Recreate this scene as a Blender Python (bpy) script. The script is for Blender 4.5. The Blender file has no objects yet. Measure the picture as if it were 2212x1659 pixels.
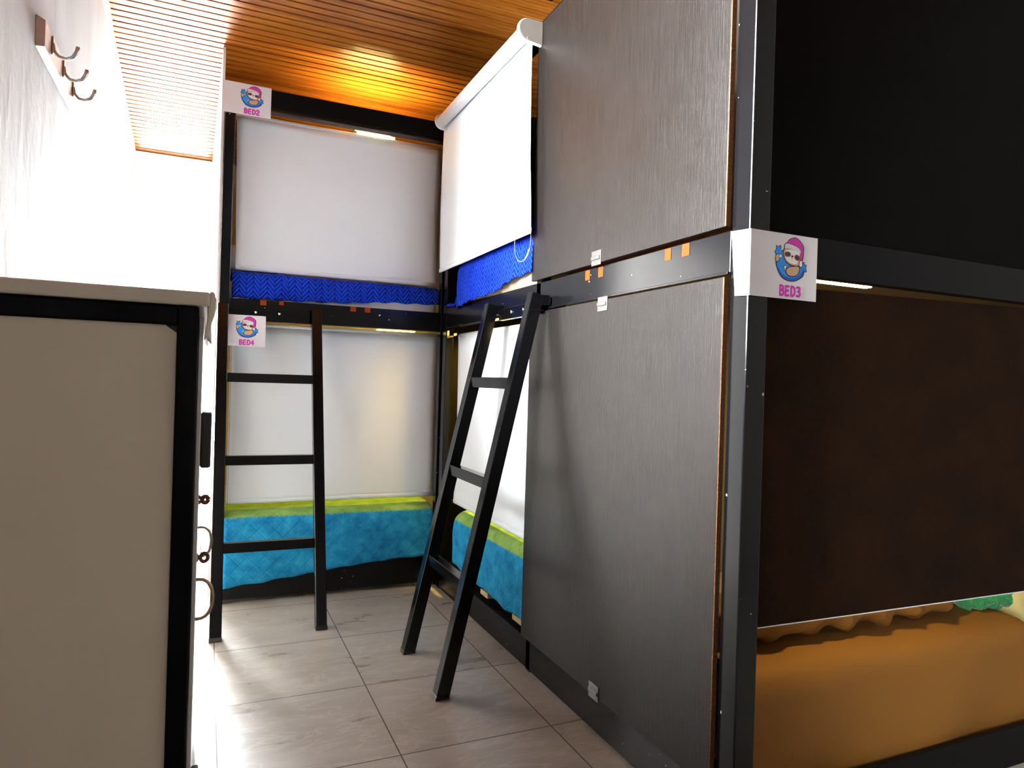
import bpy, bmesh, math, random
import numpy as np
from mathutils import Vector, Matrix
random.seed(7)
SC = bpy.context.scene
COL = SC.collection

# ------------------------------------------------------------------ camera
YAW, PITCH, ROLL, FPX = 0.418754, -0.000863, 0.030416, 1480.08
cy, sy = math.cos(YAW), math.sin(YAW)
fwd = Vector((sy*math.cos(PITCH), cy*math.cos(PITCH), math.sin(PITCH)))
rt = Vector((cy, -sy, 0)); up = rt.cross(fwd)
r2 = rt*math.cos(ROLL) + up*math.sin(ROLL)
u2 = -rt*math.sin(ROLL) + up*math.cos(ROLL)
cam = bpy.data.cameras.new('camera'); co = bpy.data.objects.new('camera', cam); COL.objects.link(co)
cam.sensor_width = 36; cam.lens = FPX/2212*36; cam.clip_start = 0.02
co.matrix_world = Matrix(((r2.x, u2.x, -fwd.x, 0), (r2.y, u2.y, -fwd.y, 0), (r2.z, u2.z, -fwd.z, 1.15), (0, 0, 0, 1)))
SC.camera = co
SC.view_settings.view_transform = 'Standard'; SC.view_settings.look = 'None'
SC.view_settings.gamma = 1; SC.view_settings.use_curve_mapping = False
SC.view_settings.exposure = 2.2
try:
    SC.cycles.use_denoising = True
    SC.cycles.max_bounces = 8; SC.cycles.diffuse_bounces = 5; SC.cycles.glossy_bounces = 4
    SC.cycles.transparent_max_bounces = 8; SC.cycles.sample_clamp_indirect = 6
    SC.cycles.caustics_reflective = False; SC.cycles.caustics_refractive = False
except Exception:
    pass

# ------------------------------------------------------------------ sky and daylight
SKY = 33.0
world = bpy.data.worlds.new('sky'); SC.world = world; world.use_nodes = True
world.node_tree.nodes['Background'].inputs[0].default_value = (0.93, 0.97, 1.0, 1)
world.node_tree.nodes['Background'].inputs[1].default_value = SKY

XL, XR, YF, YB = -0.47, 3.16, -1.35, 4.97      # room: left, right, front (behind camera), back
def ceil_z(y): return 3.55 - 0.2*y
W1 = (-0.455, -0.012, 0.02, 2.535)                # back window opening x0,x1,z0,z1
W2 = (1.10, 1.935, 1.34, 3.05)                  # left window opening y0,y1,z0,z1

FILL_OPEN = (-0.75, -0.25, 0.70, 1.35)  # unseen left-wall opening, added as fill light for the locker front
def portal(name, loc, rot, sx, sz):
    l = bpy.data.lights.new(name, 'AREA'); l.shape = 'RECTANGLE'; l.size = sx; l.size_y = sz
    l.cycles.is_portal = True
    o = bpy.data.objects.new(name, l); COL.objects.link(o); o.location = loc; o.rotation_euler = rot
portal('sky_portal', ((W1[0]+W1[1])/2, YB+0.13, (W1[2]+W1[3])/2), (-math.pi/2, 0, 0), W1[1]-W1[0], W1[3]-W1[2])
portal('sky_portal', (XL-0.13, (W2[0]+W2[1])/2, (W2[2]+W2[3])/2), (0, -math.pi/2, 0), W2[3]-W2[2], W2[1]-W2[0])
portal('sky_portal', (XL-0.13, (FILL_OPEN[0]+FILL_OPEN[1])/2, (FILL_OPEN[2]+FILL_OPEN[3])/2), (0, -math.pi/2, 0), FILL_OPEN[3]-FILL_OPEN[2], FILL_OPEN[1]-FILL_OPEN[0])  # sky portal of the added fill opening

sl_ = bpy.data.lights.new('sun', 'SUN'); sl_.energy = 30; sl_.angle = math.radians(6); sl_.color = (1, .97, .93)
so_ = bpy.data.objects.new('sun', sl_); COL.objects.link(so_); so_.location = (0, 8, 4)
so_.rotation_euler = Vector((-.46, -1.92, -.62)).to_track_quat('-Z', 'Y').to_euler()

# ------------------------------------------------------------------ helpers
def link(o): COL.objects.link(o); return o
def thing(name, label, cat, loc=(0, 0, 0), group=None):
    o = bpy.data.objects.new(name, None); link(o); o.location = loc; o.empty_display_size = .05
    o['label'] = label; o['category'] = cat
    if group: o['group'] = group
    return o
def tag(o, label, cat, group=None):
    o['label'] = label; o['category'] = cat
    if group: o['group'] = group
    return o
def struct(o): o['kind'] = 'structure'; return o
def adopt(o, parent):
    if parent is not None:
        bpy.context.view_layer.update()
        o.parent = parent
        off = parent_world(parent)
        o.matrix_parent_inverse = off.inverted()
    return o
def parent_world(p):
    m = Matrix.Translation(p.location) @ p.rotation_euler.to_matrix().to_4x4()
    if p.parent is not None: m = parent_world(p.parent) @ p.matrix_parent_inverse @ m
    return m
def mesh_obj(name, verts, faces, mat, parent=None, smooth=False, bevel=0, uvs=None, seg=2, origin=None):
    vs = [Vector(v) for v in verts]
    if origin is None:
        lo = Vector([min(v[i] for v in vs) for i in range(3)]); hi = Vector([max(v[i] for v in vs) for i in range(3)])
        origin = Vector(((lo.x+hi.x)/2, (lo.y+hi.y)/2, lo.z))
    origin = Vector(origin)
    me = bpy.data.meshes.new(name)
    me.from_pydata([v-origin for v in vs], [], faces)
    if uvs is not None:
        uvl = me.uv_layers.new(name='UVMap')
        for p in me.polygons:
            for li, vi in zip(p.loop_indices, p.vertices): uvl.data[li].uv = uvs[vi]
    me.materials.append(mat)
    bm = bmesh.new(); bm.from_mesh(me); bmesh.ops.recalc_face_normals(bm, faces=bm.faces); bm.to_mesh(me); bm.free()
    if smooth:
        for p in me.polygons: p.use_smooth = True
    o = bpy.data.objects.new(name, me); link(o); o.location = origin
    if bevel:
        b = o.modifiers.new('bevel', 'BEVEL'); b.width = bevel; b.segments = seg; b.limit_method = 'ANGLE'
    return adopt(o, parent)
BF = [(0, 3, 2, 1), (4, 5, 6, 7), (0, 1, 5, 4), (1, 2, 6, 5), (2, 3, 7, 6), (3, 0, 4, 7)]
def bxv(lo, hi):
    (a, b, c), (d, e, f) = lo, hi
    return [(a, b, c), (d, b, c), (d, e, c), (a, e, c), (a, b, f), (d, b, f), (d, e, f), (a, e, f)]
def boxes(name, bl, mat, parent=None, bevel=.0015, **k):
    V, F = [], []
    for lo, hi in bl:
        n = len(V); V += bxv(lo, hi); F += [tuple(i+n for i in f) for f in BF]
    return mesh_obj(name, V, F, mat, parent, bevel=bevel, **k)
def box(name, lo, hi, mat, parent=None, bevel=.0015, **k): return boxes(name, [(lo, hi)], mat, parent, bevel, **k)
def obox(name, A, B, w, d, mat, parent=None, wdir=(0, 1, 0), bevel=.002):
    """bar from A to B, w wide along wdir, d deep across it; ends stay horizontal at A"""
    A, B = Vector(A), Vector(B); t = (B-A).normalized(); wv = Vector(wdir).normalized(); dv = t.cross(wv).normalized()
    V = []
    for P in (A, B):
        for a, b in ((-1, -1), (1, -1), (1, 1), (-1, 1)): 
            q = P + wv*(a*w/2) + dv*(b*d/2)
            if P is A and abs(t.z) > .5: q = q - t*((q.z-A.z)/t.z)
            V.append(q)
    return mesh_obj(name, V, BF, mat, parent, bevel=bevel)
def tube(name, pts, r, mat, parent=None, n=10, caps=True):
    pts = [Vector(p) for p in pts]; V, F = [], []
    rs = r if isinstance(r, (list, tuple)) else [r]*len(pts)
    ref = Vector((0, 0, 1))
    prev = None
    for i, p in enumerate(pts):
        t = (pts[min(i+1, len(pts)-1)]-pts[max(i-1, 0)]).normalized()
        if prev is None:
            a = t.orthogonal().normalized()
        else:
            a = (prev - t*prev.dot(t)).normalized()
        prev = a; b = t.cross(a)
        for k in range(n):
            an = 2*math.pi*k/n; V.append(p + a*(rs[i]*math.cos(an)) + b*(rs[i]*math.sin(an)))
    for i in range(len(pts)-1):
        for k in range(n): F.append((i*n+k, i*n+(k+1) % n, (i+1)*n+(k+1) % n, (i+1)*n+k))
    if caps: F.append(tuple(range(n))[::-1]); F.append(tuple((len(pts)-1)*n+k for k in range(n)))
    return mesh_obj(name, V, F, mat, parent, smooth=True)
def beads(name, pts, r, mat, parent=None):
    """bead chain along a polyline, one mesh"""
    P = [Vector(p) for p in pts]; out = []; step = r*2.6; acc = 0
    for a, b in zip(P[:-1], P[1:]):
        L = (b-a).length
        while acc < L: out.append(a.lerp(b, acc/L)); acc += step
        acc -= L
    V, F = [], []
    oc = [(1, 0, 0), (-1, 0, 0), (0, 1, 0), (0, -1, 0), (0, 0, 1), (0, 0, -1)]
    of = [(0, 2, 4), (2, 1, 4), (1, 3, 4), (3, 0, 4), (2, 0, 5), (1, 2, 5), (3, 1, 5), (0, 3, 5)]
    for c in out:
        n = len(V); V += [c+Vector(q)*r for q in oc]; F += [tuple(i+n for i in f) for f in of]
    # thin cord
    for a, b in zip(P[:-1], P[1:]):
        t = (b-a).normalized(); s = t.orthogonal().normalized()*r*.3; w = t.cross(s)
        n = len(V); V += [a+s, a-s, a+w, b+s, b-s, b+w]; F += [(n, n+1, n+4, n+3), (n+1, n+2, n+5, n+4), (n+2, n, n+3, n+5)]
    return mesh_obj(name, V, F, mat, parent, smooth=True)
def smoothnoise(x, y, s=0):
    v = 0
    for i in range(5):
        fx, fy, ph = [(3.1, 1.7, .3), (-2.3, 4.1, 1.9), (7.7, -5.2, 4.0), (11.3, 9.1, 2.2), (-17.1, 13.7, 5.5)][i]
        v += math.sin(x*fx+y*fy+ph+s*1.7*(i+1))/(1+i)
    return v/2.3

# ------------------------------------------------------------------ materials
def newmat(name):
    m = bpy.data.materials.new(name); m.use_nodes = True; nt = m.node_tree
    return m, nt, nt.nodes['Principled BSDF']
def N(nt, t, **kw):
    n = nt.nodes.new(t)
    for k, v in kw.items():
        if k in n.inputs: n.inputs[k].default_value = v
        else: setattr(n, k, v)
    return n
def mth(nt, op, a, b=None, c=None):
    n = nt.nodes.new('ShaderNodeMath'); n.operation = op
    for i, x in enumerate((a, b, c)):
        if x is None: continue
        if hasattr(x, 'is_linked'): nt.links.new(x, n.inputs[i])
        else: n.inputs[i].default_value = x
    return n.outputs[0]
def ramp(nt, fac, stops):
    n = nt.nodes.new('ShaderNodeValToRGB'); nt.links.new(fac, n.inputs[0]); e = n.color_ramp.elements
    while len(e) < len(stops): e.new(.5)
    for el, (p, c) in zip(e, stops): el.position = p; el.color = (*c, 1) if len(c) == 3 else c
    return n.outputs[0]
def bump(nt, b, h, strength, dist=.01):
    n = N(nt, 'ShaderNodeBump'); n.inputs['Strength'].default_value = strength; n.inputs['Distance'].default_value = dist
    nt.links.new(h, n.inputs['Height']); nt.links.new(n.outputs[0], b.inputs['Normal']); return n
def wpos(nt): return nt.nodes.new('ShaderNodeNewGeometry').outputs['Position']
def stretched(nt, vec, sc):
    n = nt.nodes.new('ShaderNodeMapping'); n.inputs['Scale'].default_value = sc; nt.links.new(vec, n.inputs[0]); return n.outputs[0]
def noise(nt, vec, scale, detail=4, rough=.5):
    n = N(nt, 'ShaderNodeTexNoise'); n.inputs['Scale'].default_value = scale; n.inputs['Detail'].default_value = detail
    n.inputs['Roughness'].default_value = rough; nt.links.new(vec, n.inputs['Vector']); return n.outputs['Fac']
def simple(name, col, rough=.5, metal=0, spec=.5, nscale=60, namp=.06, bs=.05, coat=0, sheen=0, trans=0):
    m, nt, b = newmat(name)
    v = nt.nodes.new('ShaderNodeTexCoord').outputs['Object']
    f = noise(nt, v, nscale)
    c = ramp(nt, f, [(.3, tuple(x*(1-namp) for x in col)), (.7, tuple(min(1, x*(1+namp)) for x in col))])
    nt.links.new(c, b.inputs['Base Color'])
    b.inputs['Roughness'].default_value = rough; b.inputs['Metallic'].default_value = metal
    b.inputs['Specular IOR Level'].default_value = spec
    b.inputs['Coat Weight'].default_value = coat; b.inputs['Coat Roughness'].default_value = .15
    b.inputs['Sheen Weight'].default_value = sheen
    if bs: bump(nt, b, f, bs, .002)
    return m

M = {}
def black_paint(name, rough, chips=True, base=.004):
    m, nt, b = newmat(name); b.inputs['Specular IOR Level'].default_value = .26
    v = wpos(nt)
    f1 = noise(nt, v, 9, 3); f2 = noise(nt, v, 130, 2)
    r = mth(nt, 'MULTIPLY_ADD', f1, .05, rough-.06); nt.links.new(r, b.inputs['Roughness'])
    if chips:
        # small paint chips and dust specks
        f3 = noise(nt, v, 75, 1, .3); f4 = noise(nt, v, 6, 2)
        s = mth(nt, 'GREATER_THAN', mth(nt, 'MULTIPLY', f3, mth(nt, 'MULTIPLY_ADD', f4, .5, .75)), .83)
        mx = N(nt, 'ShaderNodeMix', data_type='RGBA'); nt.links.new(s, mx.inputs[0])
        mx.inputs[6].default_value = (base, base, base*1.15, 1); mx.inputs[7].default_value = (.45, .45, .45, 1)
        nt.links.new(mx.outputs[2], b.inputs['Base Color'])
    else: b.inputs['Base Color'].default_value = (base, base, base*1.15, 1)
    bump(nt, b, f2, .02, .0005)
    return m
M['black'] = black_paint('black_steel_paint', .20)
M['blackl'] = black_paint('black_ladder_paint', .2, False, .002)
M['blackl'].node_tree.nodes['Principled BSDF'].inputs['Specular IOR Level'].default_value = .24
M['blackd'] = black_paint('black_frame_paint', .4, False, .004)
for n_ in ('blackd',): M[n_].node_tree.nodes['Principled BSDF'].inputs['Specular IOR Level'].default_value = .06
M['plastic_black'] = simple('black_plastic', (.012, .012, .013), .35)

m, nt, b = newmat('plaster_wall'); v = wpos(nt)
f = noise(nt, stretched(nt, v, (2, 2, .5)), 2.2, 5, .6); g = noise(nt, v, 35, 4)
nt.links.new(ramp(nt, f, [(.3, (.37, .37, .36)), (.7, (.47, .46, .45))]), b.inputs['Base Color'])
b.inputs['Roughness'].default_value = .75; bump(nt, b, mth(nt, 'ADD', f, mth(nt, 'MULTIPLY', g, .25)), .25, .02); M['wall'] = m
M['wall_dim'] = simple('painted_wall', (.22, .20, .18), .8, nscale=5)
M['wall_dark'] = simple('dark_wall', (.05, .045, .04), .8, nscale=5)
M['trim'] = simple('cream_moulding', (.62, .52, .40), .6, nscale=40, bs=.6)

# varnished slat ceiling
m, nt, b = newmat('varnished_slats'); v = wpos(nt)
g = noise(nt, stretched(nt, v, (1.6, 26, 26)), 3, 6, .6)
sep = nt.nodes.new('ShaderNodeSeparateXYZ'); nt.links.new(v, sep.inputs[0])
idx = mth(nt, 'FLOOR', mth(nt, 'DIVIDE', sep.outputs['Y'], .0408))
wn = N(nt, 'ShaderNodeTexWhiteNoise', noise_dimensions='1D'); nt.links.new(idx, wn.inputs['W'])
h = mth(nt, 'ADD', mth(nt, 'MULTIPLY', g, .7), mth(nt, 'MULTIPLY', wn.outputs['Value'], .3))
nt.links.new(ramp(nt, h, [(.25, (.13, .026, .002)), (.55, (.31, .095, .010)), (.8, (.46, .17, .025))]), b.inputs['Base Color'])
b.inputs['Roughness'].default_value = .33; b.inputs['Coat Weight'].default_value = .4; b.inputs['Coat Roughness'].default_value = .2
b.inputs['Coat IOR'].default_value = 1.6
bump(nt, b, g, .12, .004); M['ceil'] = m

# floor tiles
m, nt, b = newmat('marbled_floor_tile'); v = wpos(nt); sep = nt.nodes.new('ShaderNodeSeparateXYZ'); nt.links.new(v, sep.inputs[0])
TX, TY = .5165, .5165
gx = mth(nt, 'ABSOLUTE', mth(nt, 'SUBTRACT', mth(nt, 'FRACT', mth(nt, 'ADD', mth(nt, 'DIVIDE', mth(nt, 'SUBTRACT', sep.outputs['X'], .058), TX), .5)), .5))
gy = mth(nt, 'ABSOLUTE', mth(nt, 'SUBTRACT', mth(nt, 'FRACT', mth(nt, 'ADD', mth(nt, 'DIVIDE', mth(nt, 'SUBTRACT', sep.outputs['Y'], 2.043), TY), .5)), .5))
gm = mth(nt, 'LESS_THAN', mth(nt, 'MINIMUM', gx, gy), .0042)
tx = mth(nt, 'FLOOR', mth(nt, 'DIVIDE', mth(nt, 'SUBTRACT', sep.outputs['X'], .058), TX)); ty = mth(nt, 'FLOOR', mth(nt, 'DIVIDE', mth(nt, 'SUBTRACT', sep.outputs['Y'], 2.043), TY))
tid = mth(nt, 'MULTIPLY_ADD', tx, 7.3, mth(nt, 'MULTIPLY', ty, 3.1))
cmb = nt.nodes.new('ShaderNodeCombineXYZ'); nt.links.new(tid, cmb.inputs['Z']); nt.links.new(sep.outputs['X'], cmb.inputs['X']); nt.links.new(sep.outputs['Y'], cmb.inputs['Y'])
mp = nt.nodes.new('ShaderNodeMapping'); mp.inputs['Rotation'].default_value = (0, 0, -.45); mp.inputs['Scale'].default_value = (1.7, 4.6, 1); nt.links.new(cmb.outputs[0], mp.inputs[0])
f = noise(nt, mp.outputs[0], 1.6, 7, .62)
vn = N(nt, 'ShaderNodeTexNoise'); vn.inputs['Scale'].default_value = 2.4; vn.inputs['Detail'].default_value = 6; vn.inputs['Distortion'].default_value = 1.2
nt.links.new(mp.outputs[0], vn.inputs['Vector'])
vein = mth(nt, 'SUBTRACT', 1, mth(nt, 'MULTIPLY', mth(nt, 'ABSOLUTE', mth(nt, 'SUBTRACT', vn.outputs['Fac'], .5)), 28)); vein = mth(nt, 'MAXIMUM', vein, 0)
tc = ramp(nt, f, [(.3, (.285, .255, .215)), (.5, (.345, .312, .268)), (.7, (.40, .37, .325))])
mx = N(nt, 'ShaderNodeMix', data_type='RGBA'); nt.links.new(mth(nt, 'MULTIPLY', vein, .22), mx.inputs[0]); nt.links.new(tc, mx.inputs[6]); mx.inputs[7].default_value = (.62, .59, .55, 1)
mx2 = N(nt, 'ShaderNodeMix', data_type='RGBA'); nt.links.new(gm, mx2.inputs[0]); nt.links.new(mx.outputs[2], mx2.inputs[6]); mx2.inputs[7].default_value = (.075, .055, .035, 1)
nt.links.new(mx2.outputs[2], b.inputs['Base Color'])
nt.links.new(mth(nt, 'MULTIPLY_ADD', gm, .4, mth(nt, 'MULTIPLY_ADD', f, .2, .2)), b.inputs['Roughness'])
bump(nt, b, mth(nt, 'SUBTRACT', mth(nt, 'MULTIPLY', f, .15), gm), .35, .002); M['floor'] = m

# blinds
def cloth(name, col, rough=.75, sub=0, transl=0.0):
    m, nt, b = newmat(name); v = nt.nodes.new('ShaderNodeTexCoord').outputs['Object']
    f = noise(nt, v, 2.5, 3); w = noise(nt, v, 420, 1)
    nt.links.new(ramp(nt, f, [(.3, tuple(x*.96 for x in col)), (.7, col)]), b.inputs['Base Color'])
    b.inputs['Roughness'].default_value = rough; bump(nt, b, w, .12, .0008)
    if transl:
        t = N(nt, 'ShaderNodeBsdfTranslucent'); t.inputs[0].default_value = (*col, 1)
        ms = N(nt, 'ShaderNodeMixShader'); ms.inputs[0].default_value = transl
        nt.links.new(b.outputs[0], ms.inputs[1]); nt.links.new(t.outputs[0], ms.inputs[2])
        nt.links.new(ms.outputs[0], nt.nodes['Material Output'].inputs[0])
    return m
M['blind'] = cloth('white_blind_fabric', (.83, .88, .93), .6, transl=.01)
M['blind_plastic'] = simple('white_blind_plastic', (.80, .82, .84), .3, namp=.02, bs=0)
M['grey_plastic'] = simple('grey_bracket_plastic', (.085, .075, .065), .4)
M['chain'] = simple('bead_plastic', (.22, .21, .19), .35, namp=.02, bs=0)
M['paper'] = simple('white_paper', (.78, .75, .78), .6, namp=.02, nscale=9, bs=.02)
M['metal'] = simple('zinc_metal', (.24, .235, .23), .42, 1, nscale=120, bs=.5)
M['brass'] = simple('brass_hinge', (.75, .55, .18), .3, 1, nscale=90)
M['bronze'] = simple('brushed_bronze', (.45, .33, .20), .3, 1, nscale=90)
M['rust'] = simple('brown_hasp', (.16, .06, .03), .45, .6)
M['nickel'] = simple('satin_nickel', (.50, .48, .44), .3, 1, namp=.02)
M['tape'] = simple('orange_tape', (.26, .036, .006), .8, 0, .1, namp=.04)
M['slatwood'] = simple('pine_slat', (.55, .42, .22), .6, nscale=30, namp=.15)
M['locker_panel'] = simple('beige_melamine', (.80, .725, .60), .5, nscale=3, namp=.04, bs=.03)
M['locker_door'] = simple('glossy_white_door', (.74, .76, .78), .035, nscale=2, namp=.01, bs=0, spec=.8)
M['slab'] = simple('cream_laminate_top', (.76, .70, .60), .45, nscale=4, namp=.03)
M['film'] = simple('crinkled_plastic_film', (.62, .57, .48), .2, nscale=25, bs=.4)
M['rackwood'] = simple('brown_rack_wood', (.30, .21, .18), .35, nscale=25, namp=.15, coat=.5)
M['bolt'] = simple('bright_bolt', (.8, .8, .8), .2, 1)

# dark wood-grain laminate
def laminate(name, c0, c1, r0, bstr, sp=.5):
    m, nt, b = newmat(name); v = wpos(nt)
    g = noise(nt, stretched(nt, v, (75, 75, 2.2)), 3.2, 5, .65); st = noise(nt, v, 5, 4, .6)
    nt.links.new(ramp(nt, g, [(.3, c0), (.7, c1)]), b.inputs['Base Color'])
    nt.links.new(mth(nt, 'MULTIPLY_ADD', st, .16, r0), b.inputs['Roughness'])
    b.inputs['Specular IOR Level'].default_value = sp
    bump(nt, b, g, bstr, .0015); return m
M['lam'] = laminate('wenge_laminate', (.006, .0045, .004), (.015, .012, .010), 0.25, .7, .36)
M['lam_black'] = laminate('black_laminate', (.002, .002, .002), (.004, .003, .003), .6, .2, .04)
m, nt, b = newmat('raw_hardboard'); v = wpos(nt)
f = noise(nt, v, 160, 3, .7); g = noise(nt, v, 7, 3)
nt.links.new(ramp(nt, mth(nt, 'ADD', mth(nt, 'MULTIPLY', f, .5), mth(nt, 'MULTIPLY', g, .5)), [(.35, (.009, .003, .0008)), (.65, (.021, .008, .002))]), b.inputs['Base Color'])
b.inputs['Roughness'].default_value = .9; b.inputs['Specular IOR Level'].default_value = .1; bump(nt, b, f, .3, .001); M['hardboard'] = m
m, nt, b = newmat('board_core'); v = wpos(nt); f = noise(nt, v, 220, 3, .7)
nt.links.new(ramp(nt, f, [(.35, (.05, .016, .004)), (.65, (.19, .07, .02))]), b.inputs['Base Color']); b.inputs['Roughness'].default_value = .9; M['core'] = m

# blankets (UV in metres)
m, nt, b = newmat('teal_quilted_plush'); uv = nt.nodes.new('ShaderNodeTexCoord').outputs['UV']; sep = nt.nodes.new('ShaderNodeSeparateXYZ'); nt.links.new(uv, sep.inputs[0])
def tri(x, p): return mth(nt, 'ABSOLUTE', mth(nt, 'SUBTRACT', mth(nt, 'FRACT', mth(nt, 'DIVIDE', x, p)), .5))
a1 = mth(nt, 'ADD', sep.outputs['X'], sep.outputs['Y']); a2 = mth(nt, 'SUBTRACT', sep.outputs['X'], sep.outputs['Y'])
q = mth(nt, 'SUBTRACT', .5, mth(nt, 'MAXIMUM', tri(a1, .085), tri(a2, .085)))
seam = mth(nt, 'MINIMUM', mth(nt, 'MULTIPLY', q, 14), 1)
f = noise(nt, uv, 14, 4, .6); f2 = noise(nt, uv, 300, 2)
tealc = ramp(nt, f, [(.3, (.008, .15, .38)), (.5, (.014, .26, .51)), (.72, (.04, .37, .62))])
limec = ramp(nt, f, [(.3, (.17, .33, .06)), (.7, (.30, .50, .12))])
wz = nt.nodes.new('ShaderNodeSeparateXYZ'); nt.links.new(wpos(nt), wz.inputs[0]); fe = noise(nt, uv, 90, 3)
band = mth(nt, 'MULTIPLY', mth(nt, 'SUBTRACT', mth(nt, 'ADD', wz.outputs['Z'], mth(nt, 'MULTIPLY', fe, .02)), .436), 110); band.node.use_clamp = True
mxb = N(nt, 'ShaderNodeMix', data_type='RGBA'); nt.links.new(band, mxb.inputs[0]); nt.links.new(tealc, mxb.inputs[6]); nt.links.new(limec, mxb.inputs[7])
nt.links.new(mxb.outputs[2], b.inputs['Base Color'])
b.inputs['Roughness'].default_value = .9; b.inputs['Specular IOR Level'].default_value = .15; b.inputs['Sheen Weight'].default_value = .08; b.inputs['Sheen Roughness'].default_value = .4
b.inputs['Sheen Tint'].default_value = (.3, .8, 1, 1)
bump(nt, b, mth(nt, 'ADD', mth(nt, 'ADD', mth(nt, 'MULTIPLY', seam, .7), mth(nt, 'MULTIPLY', f, .8)), mth(nt, 'MULTIPLY', f2, .15)), .55, .006); M['teal'] = m

m, nt, b = newmat('blue_chevron_knit'); uv = nt.nodes.new('ShaderNodeTexCoord').outputs['UV']; sep = nt.nodes.new('ShaderNodeSeparateXYZ'); nt.links.new(uv, sep.inputs[0])
zz = mth(nt, 'ADD', sep.outputs['Y'], mth(nt, 'MULTIPLY', tri(sep.outputs['X'], .068), .085))
wv = mth(nt, 'ABSOLUTE', mth(nt, 'SINE', mth(nt, 'MULTIPLY', zz, math.pi/.024)))
col = mth(nt, 'ABSOLUTE', mth(nt, 'SUBTRACT', mth(nt, 'FRACT', mth(nt, 'DIVIDE', sep.outputs['X'], .034)), .5))
hh = mth(nt, 'SUBTRACT', wv, mth(nt, 'MULTIPLY', mth(nt, 'GREATER_THAN', col, .44), .5)); f = noise(nt, uv, 12, 3)
nt.links.new(ramp(nt, mth(nt, 'ADD', mth(nt, 'MULTIPLY', hh, .6), mth(nt, 'MULTIPLY', f, .4)), [(.15, (.001, .006, .24)), (.55, (.001, .028, .50)), (.9, (.003, .075, .80))]), b.inputs['Base Color'])
b.inputs['Roughness'].default_value = .8; b.inputs['Specular IOR Level'].default_value = .2
bump(nt, b, hh, 1.0, .010); M['blue'] = m
M['mustard'] = cloth('mustard_cotton_sheet', (.25, .10, .006), .8)
M['green'] = simple('green_fleece', (.03, .28, .075), .95, nscale=160, namp=.3, bs=.9, sheen=.4)
M['tan'] = simple('tan_mattress_cover', (.60, .47, .34), .85, nscale=30, namp=.1, bs=.3)
M['greym'] = simple('grey_mattress_cover', (.42, .42, .45), .85, nscale=30, namp=.1, bs=.3)
M['whitecloth'] = simple('white_pillow_cloth', (.78, .76, .78), .8, nscale=14, bs=.3)
M['yellowwall'] = simple('pale_yellow_pillow', (.80, .66, .25), .8, nscale=10)
M['bunkin'] = simple('bunk_lining', (.42, .34, .25), .7, nscale=6)
M['bunkwhite'] = simple('white_partition_board', (.78, .74, .72), .4, nscale=6, namp=.02)
M['winframe'] = simple('white_window_frame', (.82, .82, .80), .4, namp=.02)

m, nt, b = newmat('window_glass')
tr = N(nt, 'ShaderNodeBsdfTransparent'); gl = N(nt, 'ShaderNodeBsdfGlossy'); gl.inputs['Roughness'].default_value = .02
fr = N(nt, 'ShaderNodeFresnel'); fr.inputs[0].default_value = 1.45; ms = N(nt, 'ShaderNodeMixShader')
nt.links.new(fr.outputs[0], ms.inputs[0]); nt.links.new(tr.outputs[0], ms.inputs[1]); nt.links.new(gl.outputs[0], ms.inputs[2]); nt.links.new(ms.outputs[0], nt.nodes['Material Output'].inputs[0]); M['glass'] = m
def emit(name, col, s):
    m, nt, b = newmat(name); b.inputs['Base Color'].default_value = (*col, 1)
    b.inputs['Emission Color'].default_value = (*col, 1); b.inputs['Emission Strength'].default_value = s; return m
LEDC = (1, .74, .26)
M['led'] = emit('warm_led', LEDC, 14)

# ------------------------------------------------------------------ the room
struct(box('floor', (XL-.2, YF-.2, -.1), (XR+.2, YB+.2, 0), M['floor'], bevel=0, origin=(0, 0, 0)))
# slatted ceiling: one profile swept across the room
pitch = .0408; V, F = [], []; prof = []
y = YF-.1
while y < YB+.02:
    prof += [(y, .016), (y+.0075, .016), (y+.0085, 0), (y+pitch-.001, 0)]; y += pitch
prof.append((y, .010))
for (py, dz) in prof:
    z = ceil_z(py)+dz; V += [(XL-.05, py, z), (XR+.05, py, z)]
n = len(prof)
for i in range(n-1): F.append((2*i, 2*i+1, 2*i+3, 2*i+2))
y0, y1 = prof[0][0], prof[-1][0]
k = len(V); V += [(XL-.05, y0, ceil_z(y0)+.06), (XR+.05, y0, ceil_z(y0)+.06), (XR+.05, y1, ceil_z(y1)+.06), (XL-.05, y1, ceil_z(y1)+.06)]
F += [(k, k+1, k+2, k+3), (0, 1, k+1, k), (2*n-2, 2*n-1, k+2, k+3)]
ce = mesh_obj('ceiling', V, F, M['ceil'], origin=(0, 0, 2.5)); struct(ce)

def wall_with_holes(name, axis, p0, p1, a0, a1, holes, mat):
    """wall slab between p0 and p1 along its normal axis; holes=(b0,b1,z0,z1) sorted along the wall"""
    cells = []; zt = 4.0; cur = a0
    def add(b0, b1, z0, z1):
        if b1-b0 > 1e-4 and z1-z0 > 1e-4: cells.append(((p0, b0, z0), (p1, b1, z1)) if axis == 0 else ((b0, p0, z0), (b1, p1, z1)))
    for h0, h1, hz0, hz1 in holes:
        add(cur, h0, 0, zt); add(h0, h1, 0, hz0); add(h0, h1, hz1, zt); cur = h1
    add(cur, a1, 0, zt)
    return struct(boxes(name, cells, mat, bevel=0))
wall_with_holes('wall_left', 0, XL-.12, XL, YF-.12, YB+.12, (FILL_OPEN, W2), M['wall'])
wall_with_holes('wall_back', 1, YB, YB+.12, XL, XR, (W1,), M['wall'])
struct(box('wall_right', (XR, YF-.12, 0), (XR+.12, YB+.12, 4.0), M['wall_dim'], bevel=0))
struct(box('wall_front', (XL, YF-.12, 0), (XR, YF, 4.0), M['wall_dim'], bevel=0))
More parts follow.
